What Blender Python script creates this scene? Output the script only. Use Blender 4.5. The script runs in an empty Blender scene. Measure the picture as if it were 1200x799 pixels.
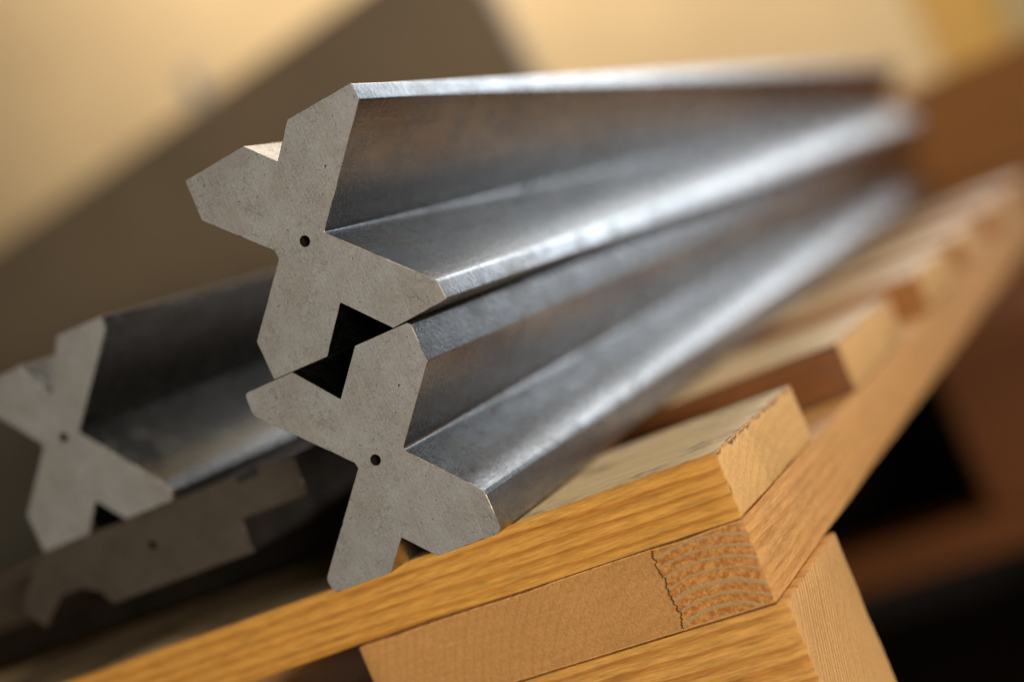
import bpy, bmesh, math, random
from mathutils import Vector, Matrix, noise as mnoise

random.seed(7)
S = bpy.context.scene
COL = S.collection

# ------------------------------------------------------------------ camera
cam_d = bpy.data.cameras.new('camera')
cam = bpy.data.objects.new('camera', cam_d)
COL.objects.link(cam)
right = Vector((0.842181, 0.375955, -0.386509))
up = Vector((0.345052, 0.175046, 0.922116))
fwd = Vector((-0.414331, 0.909954, -0.017697))
pos = Vector((0.186169, -0.529240, 0.072354))
cam.matrix_world = Matrix(((right.x, up.x, -fwd.x, pos.x), (right.y, up.y, -fwd.y, pos.y),
                           (right.z, up.z, -fwd.z, pos.z), (0, 0, 0, 1)))
cam_d.sensor_width = 36.0
cam_d.lens = 57.0
cam_d.clip_start = 0.01
cam_d.clip_end = 100
cam_d.dof.use_dof = True
cam_d.dof.focus_distance = 0.585
cam_d.dof.aperture_fstop = 2.5
cam_d.dof.aperture_blades = 9
S.camera = cam

# ------------------------------------------------------------------ world, lamps, exposure
W = bpy.data.worlds.new('World')
S.world = W
W.use_nodes = True
W.node_tree.nodes['Background'].inputs['Color'].default_value = (1.0, 0.78, 0.52, 1)
W.node_tree.nodes['Background'].inputs['Strength'].default_value = 0.018


def lamp(name, loc, target, sx, sy, power, color):
    d = bpy.data.lights.new(name, 'AREA')
    d.shape = 'RECTANGLE'
    d.size, d.size_y = sx, sy
    d.energy = power
    d.color = color
    o = bpy.data.objects.new(name, d)
    COL.objects.link(o)
    o.location = loc
    o.rotation_euler = (Vector(target) - Vector(loc)).to_track_quat('-Z', 'Y').to_euler()
    return o


lamp('right_lamp', (0.95, 0.62, 1.50), (-0.05, 0.15, 0.0), 0.8, 0.8, 28, (1.0, 0.91, 0.76))
lamp('front_lamp', (1.12, -1.30, 0.06), (-0.1, 0.0, 0.03), 0.7, 0.14, 42, (1.0, 0.90, 0.77))
lamp('fill_lamp', (0.55, -2.3, 0.08), (-0.1, 0.0, 0.03), 1.0, 0.3, 3.2, (1.0, 0.93, 0.84))
lamp('rear_cool_light', (-0.20, 3.0, 1.09), (-0.20, 0.0, 1.09), 1.1, 1.06, 23, (0.80, 0.90, 1.0))
lamp('rear_cool_light', (0.68, 3.0, 0.70), (0.68, 0.0, 0.70), 0.64, 1.0, 9, (0.80, 0.90, 1.0))  # extra rear lamp, added to brighten chamfers and tips of the dies
lamp('rear_cool_light', (-0.72, 3.0, 1.98), (-0.72, 0.0, 1.98), 0.46, 0.66, 2.2, (0.80, 0.90, 1.0))  # small lamp added to lighten the notch face of the top die
lamp('low_rear_fill', (0.95, 3.0, -0.16), (0.95, 0.0, -0.16), 1.0, 0.6, 0.95, (0.88, 0.93, 1.0))  # dim lamp added so the lower die's chamfer reflects grey; no window there
lamp('wall_lamp', (-1.0, 2.25, 2.2), (-1.0, 3.5, 0.9), 2.2, 0.5, 72, (1.0, 0.90, 0.76))

S.view_settings.view_transform = 'Standard'
S.view_settings.look = 'None'
S.view_settings.exposure = 0.0
S.view_settings.gamma = 1.0
S.view_settings.use_curve_mapping = False


# ------------------------------------------------------------------ node helper
class NT:
    def __init__(self, name):
        self.m = bpy.data.materials.new(name)
        self.m.use_nodes = True
        self.t = self.m.node_tree
        self.t.nodes.clear()
        self.out = self.n('ShaderNodeOutputMaterial')
        self.b = self.n('ShaderNodeBsdfPrincipled')
        self.t.links.new(self.b.outputs[0], self.out.inputs[0])
        tc = self.n('ShaderNodeTexCoord')
        self.obj = tc.outputs['Object']

    def n(self, kind, **kw):
        x = self.t.nodes.new(kind)
        for k, v in kw.items():
            setattr(x, k, v)
        return x

    def put(self, sock, v):
        if hasattr(v, 'is_output'):
            self.t.links.new(v, sock)
        elif isinstance(v, (tuple, list)) and len(v) == 3 and sock.type == 'RGBA':
            sock.default_value = (*v, 1)
        else:
            sock.default_value = v

    def math(self, op, a, b=0.0, c=0.0, clamp=False):
        x = self.n('ShaderNodeMath', operation=op, use_clamp=clamp)
        for i, v in enumerate((a, b, c)):
            self.put(x.inputs[i], v)
        return x.outputs[0]

    def scale(self, v, s, off=(0, 0, 0)):
        x = self.n('ShaderNodeMapping')
        self.put(x.inputs['Vector'], v)
        x.inputs['Scale'].default_value = s
        x.inputs['Location'].default_value = off
        return x.outputs[0]

    def noise(self, v, s, detail=3, rough=0.55, dist=0.0, col=False):
        x = self.n('ShaderNodeTexNoise')
        self.put(x.inputs['Vector'], v)
        x.inputs['Scale'].default_value = s
        x.inputs['Detail'].default_value = detail
        x.inputs['Roughness'].default_value = rough
        x.inputs['Distortion'].default_value = dist
        return x.outputs[1 if col else 0]

    def ramp(self, f, stops, interp='LINEAR'):
        x = self.n('ShaderNodeValToRGB')
        x.color_ramp.interpolation = interp
        e = x.color_ramp.elements
        while len(e) < len(stops):
            e.new(0.5)
        for i, (p, c) in enumerate(stops):
            e[i].position = p
            e[i].color = (*c, 1) if isinstance(c, (tuple, list)) else (c, c, c, 1)
        self.put(x.inputs[0], f)
        return x.outputs[0]

    def mix(self, f, a, b, mode='MIX'):
        x = self.n('ShaderNodeMix', data_type='RGBA', blend_type=mode)
        x.clamp_factor = True
        self.put(x.inputs[0], f)
        self.put(x.inputs[6], a)
        self.put(x.inputs[7], b)
        return x.outputs[2]

    def xyz(self, v):
        x = self.n('ShaderNodeSeparateXYZ')
        self.put(x.inputs[0], v)
        return x.outputs

    def bump(self, h, dist, strength=1.0, prev=None):
        x = self.n('ShaderNodeBump')
        x.inputs['Strength'].default_value = strength
        x.inputs['Distance'].default_value = dist
        self.put(x.inputs['Height'], h)
        if prev is not None:
            self.put(x.inputs['Normal'], prev)
        return x.outputs[0]

    def set(self, **kw):
        for k, v in kw.items():
            self.put(self.b.inputs[k.replace('_', ' ')], v)
        return self.m


# ------------------------------------------------------------------ materials
def wood(name, axis, pith, spacing, light, dark, contrast=1.0, fibre=0.5, rough_amp=0.0004,
         wobble=0.006, dirt=0.0, crack=None, rand=False, seed=0.0, end=False, grime=None):
    """Growth rings round a pith line that runs along `axis`; the same solid pattern on every face."""
    k = NT(name)
    p = k.obj
    if rand:
        oi = k.n('ShaderNodeObjectInfo')
        cmb = k.n('ShaderNodeVectorMath', operation='SCALE')
        cmb.inputs[0].default_value = (0.21, 0.37, 0.31)
        k.put(cmb.inputs['Scale'], oi.outputs['Random'])
        ad = k.n('ShaderNodeVectorMath', operation='ADD')
        k.put(ad.inputs[0], p)
        k.put(ad.inputs[1], cmb.outputs[0])
        p = ad.outputs[0]
    st = [1, 1, 1]
    st[axis] = 0.12
    ps = k.scale(p, st, (seed, seed * 1.7, seed * 0.6))
    c = k.xyz(p)
    oth = [i for i in range(3) if i != axis]
    n1 = k.noise(ps, 14, 2)
    n2 = k.noise(ps, 70, 2)
    wob = k.math('ADD', k.math('MULTIPLY', k.math('SUBTRACT', n1, 0.5), wobble * 2.2),
                 k.math('MULTIPLY', k.math('SUBTRACT', n2, 0.5), wobble * 0.45))
    a = k.math('SUBTRACT', c[oth[0]], pith[0])
    b = k.math('SUBTRACT', c[oth[1]], pith[1])
    r = k.math('SQRT', k.math('ADD', k.math('MULTIPLY', a, a), k.math('MULTIPLY', b, b)))
    n3 = k.noise(k.scale(ps, (1, 1, 1)), 330, 2)
    wob = k.math('ADD', wob, k.math('MULTIPLY', k.math('SUBTRACT', n3, 0.5), spacing * 0.35))
    rv = k.n('ShaderNodeCombineXYZ')
    k.put(rv.inputs[0], r)
    rv.inputs[1].default_value = seed
    irr = k.noise(rv.outputs[0], 0.45 / spacing, 2)
    ph = k.math('ADD', k.math('DIVIDE', k.math('ADD', r, wob), spacing), k.math('MULTIPLY', irr, 1.3))
    fr = k.math('FRACT', ph)
    late = k.ramp(fr, [(0.0, 0.15), (0.12, 0.0), (0.45, 0.05), (0.78, 0.8), (0.92, 1.0), (1.0, 0.15)])
    # each ring its own strength
    amp = k.noise(k.scale(p, (3, 3, 3)), 9, 2)
    lat = k.math('MULTIPLY', late, k.math('MULTIPLY', k.math('ADD', amp, 0.15), contrast * 1.35), clamp=True)
    if end:
        grit0 = k.noise(p, 420, 4, 0.75)
        early = k.mix(k.ramp(grit0, [(0.40, 0.0), (0.60, 1.0)]), dark, light)
        rt = k.n('ShaderNodeMapping')
        k.put(rt.inputs['Vector'], p)
        rt.inputs['Rotation'].default_value = (0, 0.62, 0)
        rt.inputs['Scale'].default_value = (0.10, 1, 1)
        saw = k.noise(rt.outputs[0], 620, 4, 0.7)
        line = k.ramp(k.math('ADD', fr, k.math('MULTIPLY', k.math('SUBTRACT', k.noise(p, 150, 3, 0.6), 0.5), 0.25)), [(0.50, 0.0), (0.68, 1.0), (0.84, 1.0), (0.93, 0.0)])
        side = k.math('ADD', k.math('MULTIPLY', c[0], -60.0), 60.0 * -0.0 + 2.6)
        side = k.math('SUBTRACT', 1.0, side, clamp=True) if crack is None else k.ramp(
            k.math('DIVIDE', k.math('ADD', c[0], 0.02), 0.1), [(0.62, 0.0), (0.68, 1.0)])
        fuzzy = k.mix(k.math('MULTIPLY', lat, 0.2), (0.46, 0.235, 0.075), (0.33, 0.15, 0.042))
        fuzzy = k.mix(1.0, fuzzy, k.ramp(saw, [(0.3, 0.90), (0.7, 1.07)]), 'MULTIPLY')
        ringed = k.mix(line, early, (0.40, 0.255, 0.115))
        col = k.mix(side, fuzzy, ringed)
        lat = k.math('MULTIPLY', line, k.math('ADD', k.math('MULTIPLY', side, 0.85), 0.15))
    else:
        col = k.mix(lat, light, dark)
    sf = [1, 1, 1]
    sf[axis] = 0.09
    fib = k.noise(k.scale(p, sf), 1300 if not end else 1100, 3, 0.65)
    fmul = k.ramp(fib, [(0.25, 1.0 - 0.55 * fibre), (0.75, 1.0 + 0.22 * fibre)])
    col = k.mix(1.0, col, fmul, 'MULTIPLY')
    tone = k.noise(ps, 10, 3)
    col = k.mix(1.0, col, k.ramp(tone, [(0.2, (0.84, 0.80, 0.74)), (0.8, (1.1, 1.1, 1.12))]), 'MULTIPLY')
    hgt = k.math('ADD', k.math('MULTIPLY', fib, 0.7), k.math('MULTIPLY', lat, 0.5))
    if not end:
        f2 = k.noise(k.scale(p, sf), 560, 3, 0.7)
        col = k.mix(1.0, col, k.ramp(f2, [(0.30, 1.0 - 0.5 * fibre), (0.52, 1.0), (0.72, 1.0 + 0.30 * fibre)]), 'MULTIPLY')
        hgt = k.math('ADD', hgt, f2)
    if end:
        grit = k.noise(p, 700, 4, 0.7)
        col = k.mix(1.0, col, k.ramp(grit, [(0.3, 0.86), (0.7, 1.1)]), 'MULTIPLY')
        hgt = k.math('ADD', hgt, k.math('MULTIPLY', grit, 0.8))
    if dirt > 0:
        d = k.noise(p, 28, 5, 0.65)
        d2 = k.noise(p, 190, 4, 0.7)
        dm = k.math('MULTIPLY', k.ramp(k.math('ADD', k.math('MULTIPLY', d, 0.7), k.math('MULTIPLY', d2, 0.3)),
                                       [(0.50, 0.0), (0.64, 1.0)]), dirt)
        col = k.mix(dm, col, (0.045, 0.038, 0.028))
    if crack:
        x0, slope, z0, z1 = crack
        zz = k.math('SUBTRACT', c[2], 0.0)
        cn = k.noise(k.scale(p, (0, 0, 1), (3.1, 1.7, 0)), 170, 4, 0.65)
        cl = k.math('ADD', k.math('ADD', x0, k.math('MULTIPLY', zz, slope)),
                    k.math('MULTIPLY', k.math('SUBTRACT', cn, 0.5), 0.010))
        dd = k.math('ABSOLUTE', k.math('SUBTRACT', c[0], cl))
        wd = k.math('ADD', 0.0002, k.math('MULTIPLY', k.noise(p, 160, 3, 0.6), 0.0010))
        cm = k.ramp(k.math('DIVIDE', dd, wd), [(0.18, 1.0), (0.6, 0.0)])
        col = k.mix(k.math('MULTIPLY', cm, 0.9), col, (0.10, 0.045, 0.017))
        hgt = k.math('SUBTRACT', hgt, k.math('MULTIPLY', cm, 4.0))
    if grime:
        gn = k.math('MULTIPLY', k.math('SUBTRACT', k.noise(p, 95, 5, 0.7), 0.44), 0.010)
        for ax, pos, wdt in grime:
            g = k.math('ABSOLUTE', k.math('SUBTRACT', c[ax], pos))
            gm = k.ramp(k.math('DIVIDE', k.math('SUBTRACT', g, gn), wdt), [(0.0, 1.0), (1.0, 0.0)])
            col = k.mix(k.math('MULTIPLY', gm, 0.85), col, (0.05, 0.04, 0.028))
    bm = k.bump(hgt, rough_amp, 0.8)
    return k.set(Base_Color=col, Roughness=k.ramp(fib, [(0.2, 0.62), (0.8, 0.5)]), Normal=bm,
                 Specular_IOR_Level=0.35)


PINE_L, PINE_D = (0.60, 0.30, 0.060), (0.42, 0.165, 0.023)
M = {}
M['deck'] = wood('pine_deck', 0, (0.075, -0.13), 0.0036, PINE_L, PINE_D, 0.95, 0.55, dirt=0.0, seed=1.3)
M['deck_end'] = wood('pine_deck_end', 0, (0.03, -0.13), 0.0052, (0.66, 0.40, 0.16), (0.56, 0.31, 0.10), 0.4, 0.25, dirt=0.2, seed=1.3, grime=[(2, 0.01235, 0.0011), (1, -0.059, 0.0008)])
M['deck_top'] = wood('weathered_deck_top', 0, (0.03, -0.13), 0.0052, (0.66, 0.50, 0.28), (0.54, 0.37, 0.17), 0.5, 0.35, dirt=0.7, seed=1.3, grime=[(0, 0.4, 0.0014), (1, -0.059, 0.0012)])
M['deck_r'] = wood('pine_deck_gap_shaded', 0, (0.04, -0.12), 0.006, (0.34, 0.135, 0.03), (0.24, 0.085, 0.015), 0.7, 0.5, rand=True)  # side colour darkened to carry the shade in the gaps between boards
M['deck_gap_shade'] = wood('gap_shaded_deck_side', 0, (0.04, -0.12), 0.006, (0.17, 0.062, 0.013), (0.10, 0.035, 0.008), 0.7, 0.5, rand=True)  # second board's sides darker still: gap shade put into the colour
M['deck_end_r'] = wood('pine_deck_plain_end', 0, (0.04, -0.12), 0.006, (0.66, 0.40, 0.16), (0.54, 0.29, 0.09), 0.6, 0.3, rand=True, dirt=0.25)
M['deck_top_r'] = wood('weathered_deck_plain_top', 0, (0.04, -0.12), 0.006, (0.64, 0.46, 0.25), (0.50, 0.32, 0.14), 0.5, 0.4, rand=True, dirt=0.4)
M['stringer'] = wood('pine_stringer', 1, (0.062, -0.088), 0.0044, (0.62, 0.335, 0.12), (0.48, 0.215, 0.055), 0.6, 0.45, seed=4.1)
M['stringer_end'] = wood('pine_stringer_end', 1, (0.061, -0.047), 0.0040, (0.56, 0.27, 0.075), (0.34, 0.125, 0.025), 1.1, 0.08,
                         rough_amp=0.0004, wobble=0.0013, crack=(0.0465, -0.03, 0, 0), end=True, seed=4.1)
M['block'] = wood('pine_block', 0, (0.05, -0.16), 0.006, (0.60, 0.31, 0.075), (0.40, 0.16, 0.028), 0.85, 0.6, seed=8.2)
M['block_end'] = wood('pine_block_end', 0, (0.30, -0.22), 0.0028, (0.62, 0.37, 0.15), (0.38, 0.19, 0.06), 0.9, 0.3, wobble=0.002,
                      end=False, seed=8.2)
M['crate'] = wood('crate_pine', 0, (0.02, -0.1), 0.009, (0.27, 0.105, 0.016), (0.19, 0.065, 0.008), 0.7, 0.5, rand=True)


def steel(name, base, r0, r1, stain=0.5, seed=0.0):
    k = NT(name)
    p = k.scale(k.obj, (1, 1, 1), (seed, seed, seed))
    lp = k.scale(p, (1, 0.1, 1))
    fine = k.noise(k.scale(p, (1, 0.03, 1)), 900, 3, 0.6)
    mott = k.noise(p, 42, 5, 0.62)
    patch = k.noise(lp, 26, 4, 0.6, 0.4)
    gr = k.noise(p, 520, 3, 0.7)
    col = k.mix(k.ramp(patch, [(0.35, 0.0), (0.68, 1.0)]), base, tuple(x * 0.72 for x in base))
    rust = tuple((base[0] * 0.66, base[1] * 0.58, base[2] * 0.48))
    col = k.mix(k.math('MULTIPLY', k.ramp(mott, [(0.46, 0.0), (0.7, 1.0)]), stain), col, rust)
    col = k.mix(1.0, col, k.ramp(gr, [(0.28, 0.8), (0.6, 1.05)]), 'MULTIPLY')
    pat = k.noise(k.scale(p, (1, 0.45, 1)), 130, 6, 0.72, 0.5)
    col = k.mix(1.0, col, k.ramp(pat, [(0.34, 0.78), (0.60, 1.04)]), 'MULTIPLY')
    scr = k.noise(k.scale(p, (1, 0.012, 1)), 420, 2, 0.5)
    col = k.mix(1.0, col, k.ramp(scr, [(0.30, 0.86), (0.5, 1.0)]), 'MULTIPLY')
    rr = k.math('ADD', k.ramp(pat, [(0.35, 0.07), (0.62, 0.0)]), k.ramp(mott, [(0.3, r0), (0.7, r1)]))
    rr = k.math('ADD', rr, k.math('MULTIPLY', k.math('SUBTRACT', gr, 0.5), 0.22))
    b1 = k.bump(fine, 0.00006, 0.5)
    b2 = k.bump(gr, 0.00012, 0.6, b1)
    b3 = k.bump(mott, 0.0004, 0.25, b2)
    return k.set(Base_Color=col, Metallic=1.0, Roughness=rr, Normal=b3)


def steel_end(name, base, seed=0.0):
    """Milled end face: matt, mottled beige grey with small dark pits and curved tool marks."""
    k = NT(name)
    p = k.scale(k.obj, (1, 1, 1), (seed, 0, seed * 1.3))
    mott = k.noise(p, 55, 5, 0.65, 0.6)
    big = k.noise(p, 17, 3, 0.55)
    gr = k.noise(p, 1100, 3, 0.7)
    sw = k.noise(p, 340, 4, 0.75, 3.0)
    rt = k.n('ShaderNodeMapping')
    k.put(rt.inputs['Vector'], p)
    rt.inputs['Rotation'].default_value = (0, 0.6 + seed, 0)
    rt.inputs['Scale'].default_value = (1, 1, 0.06)
    brush = k.noise(rt.outputs[0], 1500, 3, 0.6, 0.15)
    area = k.noise(p, 48, 4, 0.7)
    speck = k.math('MULTIPLY', k.ramp(k.noise(p, 640, 3, 0.6), [(0.60, 0.0), (0.67, 1.0)]), k.ramp(area, [(0.46, 0.15), (0.60, 1.0)]))
    dent = k.ramp(k.noise(k.scale(p, (1, 1, 1), (5, 2, 7)), 210, 2, 0.5), [(0.72, 0.0), (0.745, 1.0)])
    cn = k.math('ABSOLUTE', k.math('SUBTRACT', k.noise(p, 210, 2, 0.5, 1.4), 0.5))
    cn2 = k.math('ABSOLUTE', k.math('SUBTRACT', k.noise(k.scale(p, (1, 1, 1), (3, 1, 2)), 330, 2, 0.5, 0.8), 0.5))
    scrib = k.math('MULTIPLY', k.math('MAXIMUM', k.ramp(cn, [(0.0, 1.0), (0.032, 0.0)]), k.ramp(cn2, [(0.0, 0.8), (0.02, 0.0)])),
                   k.ramp(k.noise(k.scale(p, (1, 1, 1), (9, 4, 1)), 75, 4, 0.7), [(0.46, 0.0), (0.64, 1.0)]))
    pit = k.math('MAXIMUM', k.math('MULTIPLY', speck, 0.8), dent)
    col = k.mix(k.ramp(mott, [(0.38, 0.0), (0.62, 1.0)]), tuple(x * 1.03 for x in base), tuple(x * y for x, y in zip(base, (0.90, 0.87, 0.82))))
    col = k.mix(1.0, col, k.ramp(big, [(0.25, 0.86), (0.75, 1.1)]), 'MULTIPLY')
    col = k.mix(1.0, col, k.ramp(gr, [(0.25, 0.84), (0.75, 1.1)]), 'MULTIPLY')
    col = k.mix(1.0, col, k.ramp(k.noise(p, 300, 4, 0.75, 2.5), [(0.3, 0.86), (0.7, 1.1)]), 'MULTIPLY')
    col = k.mix(k.math('MULTIPLY', k.ramp(sw, [(0.55, 0.0), (0.62, 1.0)]), 0.5), col, tuple(x * 0.5 for x in base))
    col = k.mix(k.math('MULTIPLY', scrib, 0.7), col, tuple(x * 0.28 for x in base))
    col = k.mix(k.math('MULTIPLY', pit, 0.85), col, (0.03, 0.025, 0.02))
    col = k.mix(1.0, col, k.ramp(brush, [(0.3, 0.93), (0.7, 1.05)]), 'MULTIPLY')
    h = k.math('SUBTRACT', k.math('ADD', k.math('MULTIPLY', k.math('ADD', gr, brush), 0.4), k.math('MULTIPLY', sw, 0.5)), k.math('MULTIPLY', pit, 0.8))
    return k.set(Base_Color=col, Metallic=0.7, Roughness=k.ramp(sw, [(0.3, 0.42), (0.7, 0.58)]),
                 Normal=k.bump(h, 0.00016, 0.7))


M['steel'] = steel('die_steel', (0.31, 0.302, 0.296), 0.16, 0.28, 0.3)
M['steel_rim'] = steel('die_steel_rim', (0.50, 0.43, 0.33), 0.4, 0.55, 0.3)
M['steel_end'] = steel_end('die_steel_end', (0.57, 0.565, 0.55))
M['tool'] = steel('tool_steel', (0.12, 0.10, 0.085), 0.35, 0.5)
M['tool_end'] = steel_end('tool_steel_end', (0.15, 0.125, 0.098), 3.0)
M['tool_dark'] = steel('spacer_shade_dark', (0.05, 0.04, 0.032), 0.5, 0.65)  # near-black so that the added spacer reads as shade
k = NT('hole_dark')
M['hole'] = k.set(Base_Color=(0.02, 0.017, 0.014), Metallic=0.4, Roughness=0.45)


def plain(name, c, rough=0.7, var=0.15, sc=8):
    k = NT(name)
    n = k.noise(k.obj, sc, 4, 0.6)
    col = k.mix(1.0, c, k.ramp(n, [(0.25, 1 - var), (0.75, 1 + var)]), 'MULTIPLY')
    return k.set(Base_Color=col, Roughness=rough)


M['wall_pale'] = plain('wall_pale_plywood', (0.70, 0.52, 0.295), 0.8, 0.1, 3)
M['wall_amber'] = plain('wall_amber_plywood', (0.60, 0.35, 0.09), 0.8, 0.1, 3)
M['wall_grey'] = plain('wall_greyed_plywood', (0.46, 0.36, 0.19), 0.8, 0.1, 3)
M['floor'] = plain('floor_dark_concrete', (0.022, 0.014, 0.009), 1.0, 0.3, 6)
M['floor'].node_tree.nodes['Principled BSDF'].inputs['Specular IOR Level'].default_value = 0.05
M['panel'] = plain('brown_board', (0.275, 0.205, 0.132), 0.7, 0.12, 5)
M['greybox'] = plain('grey_box', (0.19, 0.17, 0.13), 0.6, 0.1, 9)
M['tag'] = plain('pale_tag', (0.75, 0.74, 0.74), 0.7, 0.05, 30)


# ------------------------------------------------------------------ mesh helpers
def link(name, bm, mats, parent=None, loc=(0, 0, 0), rot=(0, 0, 0), sharp=None):
    me = bpy.data.meshes.new(name)
    bm.to_mesh(me)
    bm.free()
    for m in mats if isinstance(mats, (list, tuple)) else [mats]:
        me.materials.append(m)
    o = bpy.data.objects.new(name, me)
    COL.objects.link(o)
    o.location = loc
    o.rotation_euler = rot
    o.parent = parent
    if sharp is not None:
        me.shade_smooth()
        me.set_sharp_from_angle(angle=math.radians(sharp))
    return o


def thing(name, label, cat, loc=(0, 0, 0), rz=0.0, group=None):
    o = bpy.data.objects.new(name, None)
    COL.objects.link(o)
    o.empty_display_size = 0.05
    o.location = loc
    o.rotation_euler = (0, 0, rz)
    return tag(o, label, cat, group)


def tag(o, label, cat, group=None):
    o['label'], o['category'] = label, cat
    if group:
        o['group'] = group
    return o


def structure(o):
    o['kind'] = 'structure'
    return o


def fillet(pts, radii, seg=3):
    """Round the corners of a closed 2D outline."""
    out = []
    n = len(pts)
    for i in range(n):
        p, a, b = Vector(pts[i]), Vector(pts[i - 1]), Vector(pts[(i + 1) % n])
        r = radii.get(i, 0.5) if isinstance(radii, dict) else radii
        da, db = a - p, b - p
        la, lb = da.length, db.length
        da.normalize()
        db.normalize()
        ang = da.angle(db)
        if r <= 0 or ang > 3.05:
            out.append(p)
            continue
        t = min(r / math.tan(ang / 2), la * 0.45, lb * 0.45)
        for s in range(seg + 1):
            u = s / seg
            q0, q1 = p + da * t, p + db * t
            out.append(q0 * (1 - u) ** 2 + p * 2 * u * (1 - u) + q1 * u ** 2)
    return out


def inset(pts, d):
    n = len(pts)
    area = sum(pts[i].x * pts[(i + 1) % n].y - pts[(i + 1) % n].x * pts[i].y for i in range(n))
    s = 1 if area > 0 else -1
    out = []
    for i in range(n):
        e0 = (pts[i] - pts[i - 1])
        e1 = (pts[(i + 1) % n] - pts[i])
        e0.normalize()
        e1.normalize()
        n0, n1 = Vector((-e0.y, e0.x)) * s, Vector((-e1.y, e1.x)) * s
        m = n0 + n1
        if m.length < 1e-6:
            m = n0
        m = m / m.length_squared * 2 if m.length_squared > 0.5 else m
        out.append(pts[i] + m * d)
    return out


def extruded(outline_mm, length, radii, rim=0.17, hole=None, hole_r=2.15, hole_depth=14):
    """Section in the XZ plane pulled along +Y; a fine ground rim round the near end and an optional drilled hole.
    Materials: 0 flank, 1 end face, 2 rim, 3 hole."""
    P = fillet([Vector(p) for p in outline_mm], radii)
    fine = []
    for i, p in enumerate(P):
        q = P[(i + 1) % len(P)]
        m = max(1, int((q - p).length / 1.6))
        fine += [p.lerp(q, t / m) for t in range(m)]
    P = fine
    # the ground rim is a little uneven, with small nicks
    I = []
    for i, (a, b) in enumerate(zip(inset(P, rim), P)):
        w = 0.55 + 0.9 * abs(mnoise.noise(Vector((b.x * 0.21, b.y * 0.21, len(P) * 0.37)))) + (random.uniform(0.5, 1.6) if random.random() < 0.035 else 0)
        I.append(b.lerp(a, w))
    bm = bmesh.new()
    mm = 0.001
    rings = []
    for pts, y in ((I, 0.0), (P, rim * mm)):
        rings.append([bm.verts.new((p.x * mm, y, p.y * mm)) for p in pts])
    nseg = 14
    for s in range(1, nseg + 1):
        y = rim * mm + (length - rim * mm) * (s / nseg) ** 1.6
        rings.append([bm.verts.new((p.x * mm, y, p.y * mm)) for p in P])
    n = len(P)
    for j in range(len(rings) - 1):
        for i in range(n):
            f = bm.faces.new((rings[j][i], rings[j][(i + 1) % n], rings[j + 1][(i + 1) % n], rings[j + 1][i]))
            f.material_index = 2 if j == 0 else 0
            f.smooth = True
    edges = [bm.edges.get((rings[0][i], rings[0][(i + 1) % n])) for i in range(n)]
    if hole:
        hv = [bm.verts.new(((hole[0] + hole_r * math.cos(t)) * mm, 0, (hole[1] + hole_r * math.sin(t)) * mm))
              for t in [2 * math.pi * i / 20 for i in range(20)]]
        hb = [bm.verts.new((v.co.x, hole_depth * mm, v.co.z)) for v in hv]
        for i in range(20):
            edges.append(bm.edges.new((hv[i], hv[(i + 1) % 20])))
        for i in range(20):
            f = bm.faces.new((hv[i], hv[(i + 1) % 20], hb[(i + 1) % 20], hb[i]))
            f.material_index = 3
        f = bm.faces.new(hb)
        f.material_index = 3
    r = bmesh.ops.triangle_fill(bm, edges=edges, use_beauty=True, use_dissolve=False)
    for g in r['geom']:
        if isinstance(g, bmesh.types.BMFace):
            g.material_index = 1
    r = bmesh.ops.triangle_fill(bm, edges=[bm.edges.get((rings[-1][i], rings[-1][(i + 1) % n])) for i in range(n)])
    for g in r['geom']:
        if isinstance(g, bmesh.types.BMFace):
            g.material_index = 1
    bmesh.ops.recalc_face_normals(bm, faces=bm.faces)
    return bm


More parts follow.
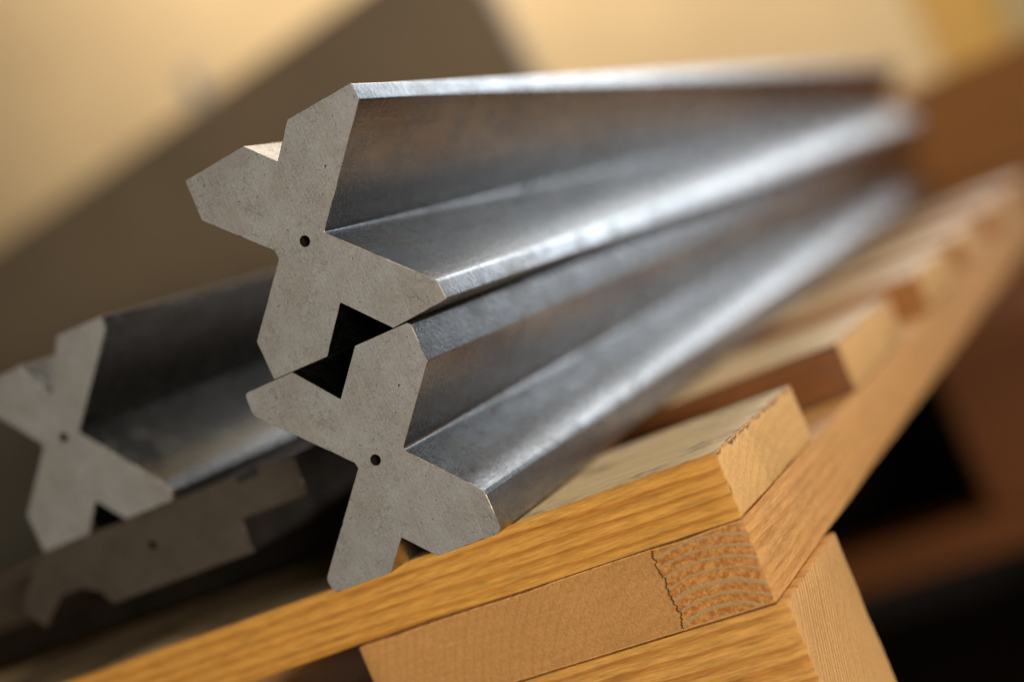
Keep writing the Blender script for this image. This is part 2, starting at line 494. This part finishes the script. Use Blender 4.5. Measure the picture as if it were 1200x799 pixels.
def plank(size, cell=0.008, rough=0.0004, wane=0.0006, seed=0.0, end_axis=0, bevel=0.0006, top=True):
    """Sawn timber centred on its origin: subdivided box with uneven faces and knocked-off edges.
    Materials: 0 side, 1 end grain, 2 upper face."""
    sx, sy, sz = size
    bm = bmesh.new()
    cnt = [max(1, min(90, int(round(s / cell)))) for s in size]
    vmap = {}

    def vert(i, j, k):
        key = (i, j, k)
        if key not in vmap:
            vmap[key] = bm.verts.new(((i / cnt[0] - 0.5) * sx, (j / cnt[1] - 0.5) * sy, (k / cnt[2] - 0.5) * sz))
        return vmap[key]
    for ax in range(3):
        u, v = [a for a in range(3) if a != ax]
        for side in (0, cnt[ax]):
            for a in range(cnt[u]):
                for b in range(cnt[v]):
                    q = []
                    for da, db in ((0, 0), (1, 0), (1, 1), (0, 1)):
                        idx = [0, 0, 0]
                        idx[ax], idx[u], idx[v] = side, a + da, b + db
                        q.append(vert(*idx))
                    f = bm.faces.new(q)
                    f.material_index = 1 if ax == end_axis else (2 if (ax == 2 and side and top) else 0)
    bmesh.ops.recalc_face_normals(bm, faces=bm.faces)
    half = (sx / 2, sy / 2, sz / 2)
    keys = {v: kk for kk, v in vmap.items()}
    edge_e = []
    for e in bm.edges:
        if len(e.link_faces) == 2 and e.link_faces[0].normal.dot(e.link_faces[1].normal) < 0.5:
            edge_e.append(e)
    for v in bm.verts:
        p = v.co.copy()
        kk = keys[v]
        on = [1 if kk[a] == cnt[a] else (-1 if kk[a] == 0 else 0) for a in range(3)]
        q = p * 45 + Vector((seed, seed * 2.3, seed * 0.7))
        st = [1, 1, 1]
        st[end_axis] = 0.3
        q = q * 0.6
        q = Vector((q.x * st[0], q.y * st[1], q.z * st[2]))
        for a in range(3):
            if on[a]:
                d = mnoise.noise(q + Vector((a * 9.1, on[a] * 4.7, 0))) * rough
                if abs(on[0]) + abs(on[1]) + abs(on[2]) >= 2:
                    d = -abs(d) - wane * max(0.0, mnoise.noise(q * 1.9 + Vector((5, a * 3, on[a])))) * 1.4
                v.co[a] += on[a] * min(d, rough * 0.3)
    bmesh.ops.bevel(bm, geom=edge_e, offset=bevel, segments=2, profile=0.6, affect='EDGES')
    return bm


def add_box(bm, lo, hi, mat=0):
    vs = [bm.verts.new((x, y, z)) for x in (lo[0], hi[0]) for y in (lo[1], hi[1]) for z in (lo[2], hi[2])]
    for q in ((0, 1, 3, 2), (4, 6, 7, 5), (0, 4, 5, 1), (2, 3, 7, 6), (0, 2, 6, 4), (1, 5, 7, 3)):
        f = bm.faces.new([vs[i] for i in q])
        f.material_index = mat


def box(name, lo, hi, mat, parent=None, bevel=0.002, loc=None, rot=(0, 0, 0)):
    c = [(a + b) / 2 for a, b in zip(lo, hi)]
    bm = bmesh.new()
    add_box(bm, [a - m for a, m in zip(lo, c)], [b - m for b, m in zip(hi, c)])
    bmesh.ops.recalc_face_normals(bm, faces=bm.faces)
    if bevel:
        bmesh.ops.bevel(bm, geom=list(bm.edges), offset=bevel, segments=2, affect='EDGES')
    return link(name, bm, mat, parent, loc or c, rot)


# ------------------------------------------------------------------ the room
structure(box('floor', (-8, -4, -0.70), (8, 8, -0.62), M['floor'], bevel=0))
wall = structure(box('wall', (-5, 3.53, -0.62), (0.5, 3.63, 3.2), M['wall_grey'], bevel=0))
for x0, x1, m in ((-4.9, -0.335, 'wall_pale'), (-0.33, -0.155, 'wall_amber'), (-0.15, 0.48, 'wall_grey')):
    b = box('wall_panel', (x0, 3.505, -0.6), (x1, 3.528, 3.1), M[m], bevel=0.002)
    b.parent = wall
    b.matrix_parent_inverse = Matrix.Translation(-wall.location)

# tall brown board leaning at the back
bm = bmesh.new()
add_box(bm, (-1.9, -0.02, -1.25), (0, 0.02, 0))
bmesh.ops.recalc_face_normals(bm, faces=bm.faces)
bmesh.ops.bevel(bm, geom=list(bm.edges), offset=0.003, segments=2, affect='EDGES')
tag(link('brown_board', bm, M['panel'], None, (-0.735, 1.92, 0.672), (0, math.radians(-6.0), 0)),
    'large plain dark brown board leaning behind the dies in front of the pale wall', 'board')
t = box('pale_tag', (-0.017, -0.001, -0.03), (0.017, 0.001, 0.03), M['tag'], bevel=0.0005, loc=(-1.287, 1.893, 0.640), rot=(0, math.radians(-6), 0))
tag(t, 'small whitish out of focus tag at the upper edge of the brown board', 'tag')

# ------------------------------------------------------------------ the pallet
PAL = thing('wooden_pallet', 'pine pallet with sawn boards carrying the steel dies', 'pallet', (-0.4, 0.49, -0.135))
PINV = Vector((0.4, -0.49, 0.135))


def pal(name, lo, hi, mats, end_axis, seed, cell=0.02, top=True, label=None, **kw):
    c = Vector([(a + b) / 2 for a, b in zip(lo, hi)])
    bm = plank([b - a for a, b in zip(lo, hi)], cell=cell, seed=seed, end_axis=end_axis, top=top, **kw)
    o = link(name, bm, mats, PAL, c + PINV, sharp=40)
    if label:
        o['label'] = label
    return o


pal('deck_board', (-0.80, 0.0, -0.0247), (0.0, 0.118, 0.0), [M['deck'], M['deck_end'], M['deck_top']], 0, 1.0, 0.006,
    label='front deck board with orange grain and grimy top')
for i, (a, b) in enumerate(((0.215, 0.362), (0.45, 0.58), (0.65, 0.772), (0.865, 0.975), (1.08, 1.20))):
    pal('deck_board', (-0.80, a, -0.0247), (0.002 * (i % 2), b, -0.0004 * i), [M['deck_gap_shade' if i == 0 else 'deck_r'], M['deck_end_r'], M['deck_top_r']], 0, 3.0 + i)
for i, x in enumerate((0.0, -0.318, -0.635)):
    pal('stringer_board', (x - 0.166, 0.0005, -0.0565), (x, 1.20, -0.0250), [M['stringer'], M['stringer_end'], M['stringer']], 1, 5.0 + i,
        0.006 if i == 0 else 0.03)
for i, x in enumerate((0.003, -0.318, -0.635)):
    for j, (a, b) in enumerate(((0.0, 0.086), (0.55, 0.64), (1.11, 1.20))):
        if i == 0 and j > 0:
            x = -0.13
        pal('block', (x - 0.166, a, -0.1346), (x, b, -0.0568), [M['block'], M['block_end'], M['block']], 0, 8.0 + i * 3 + j,
            0.006 if i + j == 0 else 0.03, top=False)

# timber bearer that carries the pallet, set back from its edges
b = tag(box('timber_stand', (-0.76, 0.16, -0.62), (-0.40, 0.90, -0.1362), M['crate'], bevel=0.004),
        'heavy timber stand in the shade under the middle of the pallet', 'stand')

# ------------------------------------------------------------------ the dies
DIE_RZ = math.radians(1.891)
dX = Vector((math.cos(DIE_RZ), math.sin(DIE_RZ), 0))
dY = Vector((-math.sin(DIE_RZ), math.cos(DIE_RZ), 0))
P0 = Vector((-0.118, -0.0165, 0.0002))


def die(label, outline, hole, off, length, radii, mats, name='press_brake_die', cat='press die', group='four way press brake dies'):
    cx = sum(p[0] for p in outline) / len(outline)
    cz = min(p[1] for p in outline)
    out = [(p[0] - cx, p[1] - cz) for p in outline]
    bm = extruded(out, length, radii, hole=(hole[0] - cx, hole[1] - cz) if hole else None)
    o = link(name, bm, mats, None, P0 + dY * off + dX * (cx * 0.001) + Vector((0, 0, cz * 0.001)), (0, 0, DIE_RZ))
    o.data.set_sharp_from_angle(angle=math.radians(34))
    w = o.modifiers.new('weighted', 'WEIGHTED_NORMAL')
    w.keep_sharp = True
    return tag(o, label, cat, group)


STEEL = [M['steel'], M['steel_end'], M['steel_rim'], M['hole']]
bot = [(-38.7, 82.0), (-16.2, 82.38), (-1.9, 66.3), (12.1, 82.2), (34.9, 82.45), (36.1, 81.4), (36.6, 67.0), (13.7, 40.9),
       (37.1, 16.7), (37.5, 14.9), (37.8, 2.3), (36.4, 0.3), (10.1, 0.0), (-0.9, 11.0), (-10.5, 0.1), (-35.9, 0.0), (-37.5, 5.7),
       (-6.3, 40.4), (-6.9, 42.8), (-38.9, 73.1)]
die('lower front steel die standing on the orange deck board', bot, (1.7, 40.9), 0.0, 1.52,
    {2: 0.3, 6: 0.7, 7: 1.3, 13: 0.3, 0: 2.2, 19: 5, 15: 1.5, 16: 4, 11: 1.0}, STEEL)
top = [(-26.6, 163.1), (1.5, 164.9), (12.1, 154.4), (17.1, 160.2), (22.3, 166.3), (50.9, 167.8), (51.6, 161.3), (18.3, 124.1),
       (52.2, 91.9), (52.9, 84.5), (29.1, 82.57), (13.4, 98.6), (-0.2, 82.5), (-24.5, 82.45), (-25.1, 97.9), (-2.9, 122.3), (-3.4, 125.7),
       (-26.5, 147.1)]
die('topmost steel die resting on the lower front die', top, (9.8, 124.1), 0.0, 1.50,
    {2: 0.3, 7: 1.0, 8: 2.4, 9: 0.8, 11: 0.4, 6: 1.0, 5: 0.8, 15: 1, 16: 1, 14: 1.2, 17: 1.0}, STEEL)
left = [(-140.7, 136.6), (-115.9, 136.1), (-116.7, 130.4), (-149.8, 95.5), (-120.6, 62.5), (-118.2, 57.4), (-119.2, 53.6),
        (-144.9, 53.6), (-155.8, 65.8), (-165.7, 53.6), (-191.6, 53.7), (-192.4, 71.4), (-170.3, 95.4), (-170.7, 98.1), (-192.3, 122.7),
        (-195.0, 131.0), (-165.3, 131.8), (-155.8, 114.2)]
die('slightly blurred steel die at far left, lying on the dark tool', left, (-158.1, 96.0), 0.045, 1.36,
    {3: 0.5, 8: 0.3, 17: 0.3, 4: 1.0, 6: 1.0}, STEEL)

TOOL = [M['tool'], M['tool_end'], M['tool_end'], M['hole']]
tool = [(-203.7, 50.5), (-200.2, 53.2), (-131.8, 53.1), (-91.7, 53.0), (-91.7, 49.6), (-80.4, 49.4), (-79.2, 53.2), (-61.3, 52.6),
        (-61.9, 35.0), (-96.5, 35.2), (-96.9, 20.6), (-173.7, 21.4), (-177.5, 28.0), (-186.6, 32.6), (-197.6, 32.8), (-206.0, 27.5),
        (-212.5, 21.6), (-219.8, 30.6), (-218.8, 36.6)]
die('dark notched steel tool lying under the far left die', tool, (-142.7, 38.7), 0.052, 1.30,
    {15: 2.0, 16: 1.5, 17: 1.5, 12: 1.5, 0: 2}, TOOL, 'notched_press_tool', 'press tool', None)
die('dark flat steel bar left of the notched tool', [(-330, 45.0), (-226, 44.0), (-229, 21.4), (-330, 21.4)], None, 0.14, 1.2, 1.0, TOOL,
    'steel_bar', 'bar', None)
tag(box('shade_spacer', (-0.62, 0.126, 0.0006), (-0.20, 0.355, 0.0212), M['tool_dark'], bevel=0.001),  # added dark bar under the tool, put where there is only shade
    'added near black spacer standing in for the shade under the notched tool', 'spacer')
tag(box('wooden_batten', (-0.52, 0.885, 0.0004), (-0.17, 0.955, 0.0212), M['crate'], bevel=0.001),
    'rear wooden batten under the far end of the notched tool', 'batten')

# grey box glimpsed behind the far left die
tag(box('grey_box', (-1.75, 1.25, -0.62), (-1.10, 1.65, 0.22), M['greybox'], bevel=0.01),
    'blurred grey box behind the far left die', 'box')

# ------------------------------------------------------------------ crate and rack behind on the right
CR = thing('wooden_crate', 'blurred brown wooden crate beyond the far end of the dies', 'crate', (0.1, 1.6, -0.13))
for z0, z1 in ((-0.125, -0.003), (0.0, 0.135)):
    box('plank', (-0.32, 1.58, z0), (0.14, 1.602, z1), M['crate'], CR, 0.002, loc=(-0.19, -0.009, (z0 + z1) / 2 + 0.13))
    box('plank', (-0.32, 1.90, z0), (0.14, 1.922, z1), M['crate'], CR, 0.002, loc=(-0.19, 0.311, (z0 + z1) / 2 + 0.13))
    for x in (-0.309, 0.129):
        box('end_plank', (x - 0.011, 1.6025, z0), (x + 0.011, 1.8995, z1), M['crate'], CR, 0.002, loc=(x - 0.1, 0.151, (z0 + z1) / 2 + 0.13))

RK = thing('timber_rack', 'low dark timber rack with a bottom rail, under the brown crate at right', 'rack', (-0.2, 1.6, -0.62))


M['rack'] = wood('dark_rack_timber', 0, (0.02, -0.1), 0.009, (0.17, 0.052, 0.006), (0.11, 0.03, 0.004), 0.7, 0.5, rand=True)
M['rack_back'] = plain('rack_interior_shade', (0.012, 0.009, 0.007), 0.9, 0.2)  # near-black colour stands in for the shade inside the rack


def rack(name, lo, hi):
    c = [(a + b) / 2 for a, b in zip(lo, hi)]
    box(name, lo, hi, M['rack_back' if name == 'shade_back_board' else 'rack'], RK, 0.004, loc=(c[0] + 0.2, c[1] - 1.6, c[2] + 0.62))


rack('top_board', (-1.0, 1.22, -0.155), (0.18, 2.02, -0.128))
rack('post', (-0.17, 1.25, -0.331), (0.02, 1.33, -0.157))
rack('rail', (-1.0, 1.25, -0.381), (0.18, 1.33, -0.333))
rack('foot', (-1.0, 1.25, -0.618), (-0.86, 1.33, -0.383))
rack('foot', (0.04, 1.25, -0.618), (0.18, 1.33, -0.383))
rack('shade_back_board', (-1.0, 1.995, -0.618), (0.18, 2.018, -0.157))  # board added to close the rack with a dark interior
rack('end_board', (0.157, 1.334, -0.618), (0.178, 1.992, -0.157))
